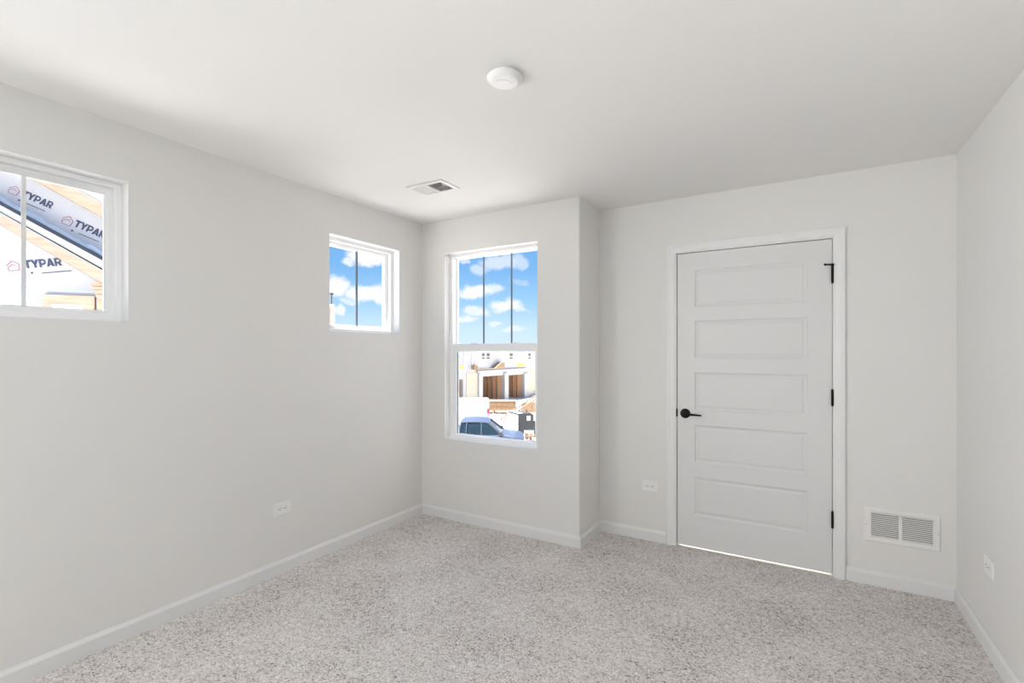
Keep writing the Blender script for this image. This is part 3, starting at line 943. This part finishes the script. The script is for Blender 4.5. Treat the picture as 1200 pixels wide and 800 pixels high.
# ---- framed tower far beyond, in the edge of the second window
tw = empty('framed_wall_corner', (0, 0, 0), label='bare lumber wall corner with a pipe on top, far outside the second small window', cat='building')
c0 = V(391, 356, 20); c1 = V(366, 356, 20.6); tw.location = (c0.x, c0.y, GZ)
b = MB()
d = (c1 - c0); d.z = 0; L_ = d.length; d.normalize()
for k in range(6):
    p = Vector((c0.x, c0.y, GZ)) + d * (L_ * k / 5 + .03)
    b.bar(p, p + Vector((0, 0, c0.z - GZ - (.0 if k else .05))), .09, .09)
for z in (GZ, (GZ + c0.z) / 2, c0.z - .05):
    b.bar(Vector((c0.x, c0.y, z)), Vector((c0.x, c0.y, z)) + d * L_, .09, .09)
b.build('stud_frame', M['lumber'], tw)
b = MB(); q = Vector((c0.x, c0.y, 0)) + d * .12
b.bar(Vector((q.x, q.y, GZ)) - d * .04 + Vector((0, 0, 0)), Vector((q.x, q.y, c0.z - .1)) - d * .04, .10, .02); b.build('corner_sheathing', M['osb'], tw)
b = MB(); b.bar(Vector((q.x, q.y, c0.z - .3)), Vector((q.x, q.y, V(389, 344.5, 20).z)), .035, .035)
b.bar(Vector((q.x, q.y, V(389, 343.8, 20).z - .05)), Vector((q.x, q.y, V(389, 343, 20).z)), .10, .10); b.build('vent_pipe', M['darkgrey'], tw)

# ---- row of unfinished townhouses across the site
FX = -27.0


def onF(u, v, off=0.0):
    d = ray(u, v); t = (FX + off) / d.x
    return Vector((0, 0, CAMZ)) + d * t


th = empty('unfinished_townhouse_row', (FX, 46, GZ), label='long pale row of unfinished townhouses with two open garages across the site', cat='building')
yA, yB_ = onF(480, 440).y, onF(700, 440).y
ZT = 1.75
g1 = (onF(564.2, 450).y, onF(590.3, 450).y, GZ, onF(577, 440.3).z)
g2 = (onF(594, 450).y, onF(613.5, 450).y, GZ, onF(604, 439.0).z)
g0 = (onF(530, 450).y, onF(542.6, 450).y, GZ, onF(540, 444.5).z)
g3 = (onF(636, 450).y, onF(655, 450).y, GZ, onF(645, 438).z)
b = MB()
wall_with_holes(b, yA, yB_, GZ, ZT, [g0, g1, g2, g3], lambda a0, a1, b0, b1: b.box(FX - .25, FX, a0, a1, b0, b1))
b.box(FX - 9, FX - .25, yA, yA + .25, GZ, ZT); b.box(FX - 9, FX - .25, yB_ - .25, yB_, GZ, ZT); b.box(FX - 9, FX - 8.8, yA, yB_, GZ, ZT)
b.build('wall', M['extwhite'], th)
b = MB(); b.box(FX - 9.2, FX + .1, yA - .1, yB_ + .1, ZT, ZT + .18); b.build('roof', M['siding'], th)
b = MB(); b.box(FX - 8.8, FX - .25, yA + .25, yB_ - .25, .0 - .95, -.75); b.build('upper_floor', M['lumber_dark'], th)
for (y0, y1, z0, z1) in (g0, g1, g2, g3):
    b = MB(); dpt = 4.2
    b.box(FX - dpt - .1, FX - dpt, y0 - .2, y1 + .2, GZ, -.95); b.box(FX - dpt, FX - .26, y0 - .2, y0 - .1, GZ, -.95); b.box(FX - dpt, FX - .26, y1 + .1, y1 + .2, GZ, -.95)
    gi = b.build('garage_interior', M['osb'], th)
    b = MB(); n = 9
    for k in range(n):
        y = y0 + (y1 - y0) * k / (n - 1)
        b.box(FX - dpt, FX - dpt + .14, y - .05, y + .05, GZ, -.95)
    for k in range(6):
        xx = FX - dpt + .6 * k + .3
        b.box(xx - .04, xx + .04, y1 - .02, y1 + .1, GZ, -.95)
    b.build('studs', M['truss'], gi)


def on_facade(name, m, u0, u1, v0, v1, out=.06, thick=None, vsl=-.04):
    p, q = onF(u0, v1), onF(u1, v0)
    b_ = MB(); b_.box(FX - .02, FX + out, p.y, q.y, min(p.z, q.z), max(p.z, q.z)); return b_.build(name, m, th)


on_facade('header_band', M['extwhite'], 558, 616, 431, 437, .18)
on_facade('garage_post', M['extwhite'], 589.8, 594.2, 437, 470, .20)
on_facade('garage_post', M['extwhite'], 559.5, 564, 437, 470, .20)
on_facade('garage_post', M['extwhite'], 613.2, 617, 437, 470, .20)
on_facade('sheathing_panel', M['cream'], 546.5, 559.5, 436, 468, .04)
on_facade('sheathing_panel', M['cream'], 617.5, 630, 431, 462, .04)
on_facade('flashing_tape', M['yellow'], 536, 543, 428.5, 432.5, .03)
on_facade('flashing_tape', M['yellow'], 605.5, 614, 425.5, 430, .03)
on_facade('porch_post', M['lumber_dark'], 552.5, 556.5, 428, 433, .35)
on_facade('ledger_board', M['lumber'], 553, 588, 431.3, 432.2, .10)
b = MB(); a_, c_, t_ = onF(575, 431.2), onF(586.5, 430.6), onF(583, 424.8)
b.prism([Vector((FX + .02, a_.y, a_.z)), Vector((FX + .02, c_.y, a_.z)), Vector((FX + .02, c_.y, t_.z)), Vector((FX + .02, t_.y, t_.z))], (.5, 0, 0)); b.build('porch_gable', M['lumber_dark'], th)
for u0, u1 in ((565, 567.5), (570.5, 573.5), (597.5, 600.5), (619.5, 621.5)):
    f = on_facade('window', M['darkopen'], u0, u1, 414, 417, .04)
    on_facade('window', M['darkopen'], u0, u1, 418.6, 420.2, .04)
for u in (543.5, 553):
    on_facade('downspout', M['siding'], u, u + .7, 405, 428, .08)
b = MB(); rnd = random.Random(2)
for k in range(5):
    p, q = onF(536.6 + k * 1.4, 464, -.6), onF(536 + k * 1.5 + rnd.uniform(-1, 1), 446, -.6)
    b.bar((FX - .5, p.y, GZ), (FX - .5 - .3 * k, q.y, q.z), .09, .09)
b.build('leaning_lumber', M['lumber'], th)

# ---- vehicles; local frame: x forward (to the right in view), y away, z up
RV = Vector((CX_, SX_, 0))


def loft_body(mb_, sections):
    """sections: list of (x, [(y, z)...]) closed loops joined in order"""
    loops = [[mb_.bm.verts.new((x, y, z)) for y, z in sec] for x, sec in sections]
    n = len(loops[0])
    for A, B in zip(loops[:-1], loops[1:]):
        for i in range(n): mb_.bm.faces.new((A[i], A[(i + 1) % n], B[(i + 1) % n], B[i]))
    mb_.bm.faces.new(loops[0]); mb_.bm.faces.new(loops[-1][::-1])


def wheel(parent, x, y, rad):
    b_ = MB(); mx = Matrix.Translation((x, y, rad)) @ Matrix.Rotation(math.radians(90), 4, 'X')
    b_.lathe([(rad * .62, -.12), (rad * .95, -.12), (rad, -.09), (rad, .09), (rad * .95, .12), (rad * .62, .12)], 28, mx)
    w_ = b_.build('wheel', M['rubber'], None, smooth=True); w_.parent = parent
    b_ = MB(); b_.lathe([(rad * .60, -.10), (rad * .6, .10), (rad * .2, .125)], 20, mx)
    h_ = b_.build('hub', M['alloy'], None, smooth=True); h_.parent = w_


def part(mb_, name, m, parent, **k):
    o = mb_.build(name, m, None, **k); o.parent = parent; return o


def pickup():
    p = V(589, 470, 24.3)
    r = empty('pickup_truck', (p.x, p.y, GZ), YAW, 'slate blue pickup truck parked below the tall window', 'truck')
    Wd = .98
    def sec(zt, zb, w=Wd, cr=.06): return [(-w, zb), (-w, zt - cr * 1.5), (-w + cr, zt - cr * .3), (-w + .25, zt), (w - .25, zt), (w - cr, zt - cr * .3), (w, zt - cr * 1.5), (w, zb)]
    b = MB()
    loft_body(b, [(1.10, sec(.78, .40, .80)), (1.06, sec(.98, .34, .90)), (.92, sec(1.06, .34, .96)), (.55, sec(1.13, .34)), (.05, sec(1.19, .34)), (-.3, sec(1.17, .34)), (-2.1, sec(1.17, .34)), (-2.12, sec(1.19, .34)), (-3.9, sec(1.19, .38)), (-3.95, sec(1.15, .45))])
    part(b, 'body', M['truckblue'], r, smooth=True)
    # glasshouse
    zb_, zt_ = 1.15, 1.80
    def gsec(z, x0, x1, w): return [(x0, -w), (x1, -w), (x1, w), (x0, w)]
    b = MB()
    lo = [b.bm.verts.new((x, y, zb_)) for x, y in gsec(0, -2.08, .02, .93)]
    hi = [b.bm.verts.new((x, y, zt_ - .07)) for x, y in gsec(0, -1.98, -.68, .76)]
    for i in range(4): b.bm.faces.new((lo[i], lo[(i + 1) % 4], hi[(i + 1) % 4], hi[i]))
    b.bm.faces.new(lo[::-1]); b.bm.faces.new(hi)
    part(b, 'cab_glass', M['carglass'], r)
    b = MB()
    def rs(x, w, z): return (x, [(-w, z - .09), (-w - .005, z - .05), (-w + .12, z), (w - .12, z), (w + .005, z - .05), (w, z - .09)])
    loft_body(b, [rs(-2.03, .76, zt_ - .03), rs(-1.9, .79, zt_ + .02), rs(-1.3, .79, zt_ + .04), rs(-.8, .78, zt_ + .01), rs(-.62, .74, zt_ - .04)])
    part(b, 'roof', M['truckblue'], r, smooth=True)
    for s in (-1, 1):
        for p_, q_, w_ in (((.06, .94, zb_ - .02), (-.66, .77, zt_ - .06), .09), ((-1.02, .925, zb_), (-1.02, .765, zt_ - .05), .07),
                           ((-1.75, .93, zb_), (-1.72, .77, zt_ - .05), .13), ((-2.09, .92, zb_), (-1.98, .76, zt_ - .05), .10)):
            b = MB(); b.bar((p_[0], s * p_[1], p_[2]), (q_[0], s * q_[1], q_[2]), .05, w_)
            part(b, 'pillar', M['truckblue'], r)
    for s in (-1, 1):
        b = MB(); b.box(-.18, .0, s * 1.0 - .02 if s > 0 else -1.16, 1.16 if s > 0 else -.98, 1.14, 1.32); part(b, 'side_mirror', M['darktrim'], r, bevel=.03)
        b = MB(); b.box(-.9, -.76, s * .985 - .012, s * .985 + .012, 1.0, 1.03); part(b, 'door_handle', M['darktrim'], r)
    b = MB(); b.box(-3.9, -2.2, -.86, .86, 1.12, 1.2); part(b, 'bed_liner', M['darktrim'], r)
    b = MB(); b.bar((.03, -.5, 1.2), (-.25, .1, 1.42), .02, .02); part(b, 'wiper', M['darktrim'], r)
    for x in (.50, -2.95):
        for y in (-.88, .88): wheel(r, x, y, .40)
    for y in (-.72, .72):
        b = MB(); b.box(1.02, 1.11, y - .18, y + .18, .72, .88); part(b, 'headlight', M['tarp'], r)


def van():
    p = V(573, 470, 33.5)
    r = empty('cargo_van', (p.x, p.y, GZ), YAW + math.radians(4), 'tall white cargo van parked behind the blue pickup', 'van')
    b = MB()
    def sec(zt, zb, w=.98): return [(-w, zb), (-w - .01, zt * .55), (-w + .07, zt - .12), (-w + .22, zt), (w - .22, zt), (w - .07, zt - .12), (w + .01, zt * .55), (w, zb)]
    loft_body(b, [(0, sec(1.90, .45)), (-.08, sec(1.97, .32)), (-3.6, sec(1.98, .32)), (-4.1, sec(1.90, .32)), (-4.8, sec(1.18, .32)), (-5.5, sec(.98, .36, .9)), (-5.6, sec(.70, .40, .85))])
    part(b, 'body', M['vanwhite'], r, smooth=True)
    b = MB(); b.prism([Vector((-3.7, -.999, 1.15)), Vector((-4.6, -.999, 1.15)), Vector((-4.1, -.95, 1.70)), Vector((-3.7, -.95, 1.70))], (0, -.01, 0)); part(b, 'side_window', M['carglass'], r)
    for z0 in (1.05, .62):
        b = MB(); b.box(-.14, .03, -1.01, -.90, z0, z0 + (.28 if z0 > 1 else .18)); part(b, 'tail_lamp', M['red'], r)
    b = MB(); b.box(.0, .08, -.9, .9, .40, .52); part(b, 'rear_bumper', M['darktrim'], r)
    for x_ in (-3.0, -1.4):
        b = MB(); b.box(x_, x_ + .02, -1.0, -.985, .5, 1.8); part(b, 'panel_seam', M['siding'], r)
    for x in (-.95, -4.5):
        for y in (-.86, .86): wheel(r, x, y, .36)


pickup(); van()

# ---- stack of strand board behind the van
p = V(571, 470, 41)
r = empty('sheathing_stack', (p.x, p.y, GZ), YAW + math.radians(-4), 'long brown stack of sheathing boards behind the white van', 'lumber stack')
hs = V(590, 468.5, 41).z - GZ
for k, (z0, z1, m) in enumerate(((.28, .28 + (hs - .28) * .33, 'lumber_dark'), (.28 + (hs - .28) * .36, .28 + (hs - .28) * .80, 'lumber_dark'), (.28 + (hs - .28) * .84, hs, 'truss'))):
    b = MB(); n = max(2, int((z1 - z0) / .06))
    for q in range(n):
        j = random.uniform(-.03, .03)
        b.box(-1.2 + j, 2.45 + j, -.6 + j, .6 + j, z0 + (z1 - z0) * q / n, z0 + (z1 - z0) * (q + .9) / n)
    part(b, 'board_bundle', M[m], r)
for x in (-.9, .6, 2.1):
    b = MB(); b.box(x - .05, x + .05, -.6, .6, 0, .28); part(b, 'dunnage', M['lumber_dark'], r)

# ---- timber frame (sloped rails and uprights)
r = empty('wooden_roof_truss', V(606, 480, 35), 0, 'bare wooden truss standing on a slope behind the grey generator', 'truss')
r.location.z = GZ
def bar_px(b_, a, c, t0, t1, w): 
    b_.bar(V(a[0], a[1], t0) - Vector(r.location), V(c[0], c[1], t1) - Vector(r.location), w, w)
b = MB(); bar_px(b, (586.5, 491), (629, 462.5), 35, 35.6, .10); bar_px(b, (591, 491.5), (629, 467), 34.4, 35, .10); part(b, 'top_chord', M['truss'], r)
b = MB(); bar_px(b, (586.5, 491), (600, 500), 35, 35, .09); bar_px(b, (600, 500), (640, 501), 35, 35.2, .09); part(b, 'bottom_chord', M['truss'], r)
for a, c in (((609.5, 477.5), (609.5, 500)), ((617, 473), (614.5, 500)), ((625.5, 467), (621, 500)), ((601, 483), (603, 500)), ((636, 463), (630, 500))):
    b = MB(); bar_px(b, a, c, 34.9, 35, .07); part(b, 'web', M['truss'], r)
b = MB(); bar_px(b, (629, 462.5), (640, 456), 35.6, 35.8, .10); bar_px(b, (640, 456), (640, 501), 35.8, 35.2, .09); part(b, 'end_post', M['truss'], r)
# crates of stacked lumber behind it
p = V(611, 480, 39)
r = empty('lumber_crate', (p.x, p.y, GZ), YAW, 'brown bundle of lumber behind the wooden truss', 'lumber stack')
hs = V(611, 471, 39).z - GZ
b = MB()
for q in range(9): b.box(0, 2.6, -.5, .5, .1 + (hs - .1) * q / 9, .1 + (hs - .1) * (q + .88) / 9)
part(b, 'boards', M['lumber_dark'], r)
for x in (.4, 2.2):
    b = MB(); b.box(x - .05, x + .05, -.5, .5, 0, .1); part(b, 'dunnage', M['lumber_dark'], r)

# ---- towed generator with white side and dark end
p = V(607.5, 480, 27)
r = empty('towable_generator', (p.x, p.y, GZ), YAW + math.radians(24), 'boxy generator with white side and dark grey end behind the pickup hood', 'generator')
zt = V(607, 484.5, 27).z - GZ
b = MB(); b.prism([Vector((0, 0, .5)), Vector((.95, 0, .5)), Vector((.95, 0, zt - .10)), Vector((.80, 0, zt)), Vector((.08, 0, zt)), Vector((0, 0, zt - .08))], (0, 1.5, 0))
part(b, 'housing', M['darkgrey'], r, bevel=.02)
b = MB(); b.box(-.02, -.001, .02, 1.48, .52, zt - .1); b.box(-.02, .28, .02, 1.48, zt - .004, zt + .02); part(b, 'white_side_panel', M['tarp'], r)
b = MB(); b.box(.52, .74, -.012, 0, zt - .42, zt - .16); part(b, 'notice_plate', M['tarp'], r)
for bx in ((.1, .42, 1.15), (.52, .9, .95)):
    b = MB(); b.box(bx[0], bx[1], -.012, 0, .65, bx[2]); part(b, 'vent_panel', M['darktrim'], r)
b = MB(); b.box(-.05, 1.0, -.05, 1.55, .40, .5); b.bar((.5, 0, .45), (.5, -1.0, .42), .08, .08); part(b, 'chassis', M['darktrim'], r)
b = MB(); b.lathe([(.03, zt), (.03, zt + .16)], 12, Matrix.Translation((.7, .4, 0))); part(b, 'exhaust', M['darktrim'], r)
for x in (-.1, 1.05): 
    b = MB(); b.lathe([(.18, -.09), (.30, -.09), (.31, 0), (.30, .09), (.18, .09)], 24, Matrix.Translation((x, .8, .31)) @ Matrix.Rotation(math.radians(90), 4, 'Y')); w_ = part(b, 'wheel', M['rubber'], r, smooth=True)
# white panel leaning on timbers at right
p = V(619, 470, 29.5)
r = empty('white_panel_stack', (p.x, p.y, GZ), YAW + math.radians(-30), 'white sheets on a dark pallet right behind the generator', 'panel stack')
zt = V(619, 485, 29.5).z - GZ
b = MB()
for q in range(6): b.box(-.3 + q * .01, 1.2, -.1, .9, zt - .36 + q * .06, zt - .31 + q * .06)
part(b, 'sheets', M['tarp'], r)
b = MB(); b.box(-.25, 1.15, -.05, .85, .0, zt - .36); part(b, 'dark_crate', M['darkgrey'], r)

# ---- lumber offcuts in a heap near the pickup's nose
rnd = random.Random(9)
base = V(620, 512, 25.5)
proto = None
names = []
AV = Vector((-SX_, CX_, 0))
for lay in range(10):
    for k in (-1, 0, 1):
        along = lay % 2
        if proto is None:
            b = MB(); b.box(-.26, .26, -.05, .05, 0, .098); proto = b.build('lumber_offcut', M['lumber']); o = proto
        else:
            o = proto.copy(); COL.objects.link(o)
        off = k * .185 + rnd.uniform(-.02, .02); sh = rnd.uniform(-.05, .05)
        d_ = (RV * sh + AV * off) if along else (RV * off + AV * sh)
        o.location = Vector((base.x, base.y, GZ + lay * .1)) + d_
        o.rotation_euler = (0, 0, YAW + (0 if along else math.pi / 2) + rnd.uniform(-.04, .04))
        names.append(o)
for o in names:
    tag(o, 'short pale timber in the crosswise crib just past the pickup nose', 'timber', 'crib of short timbers past the pickup')
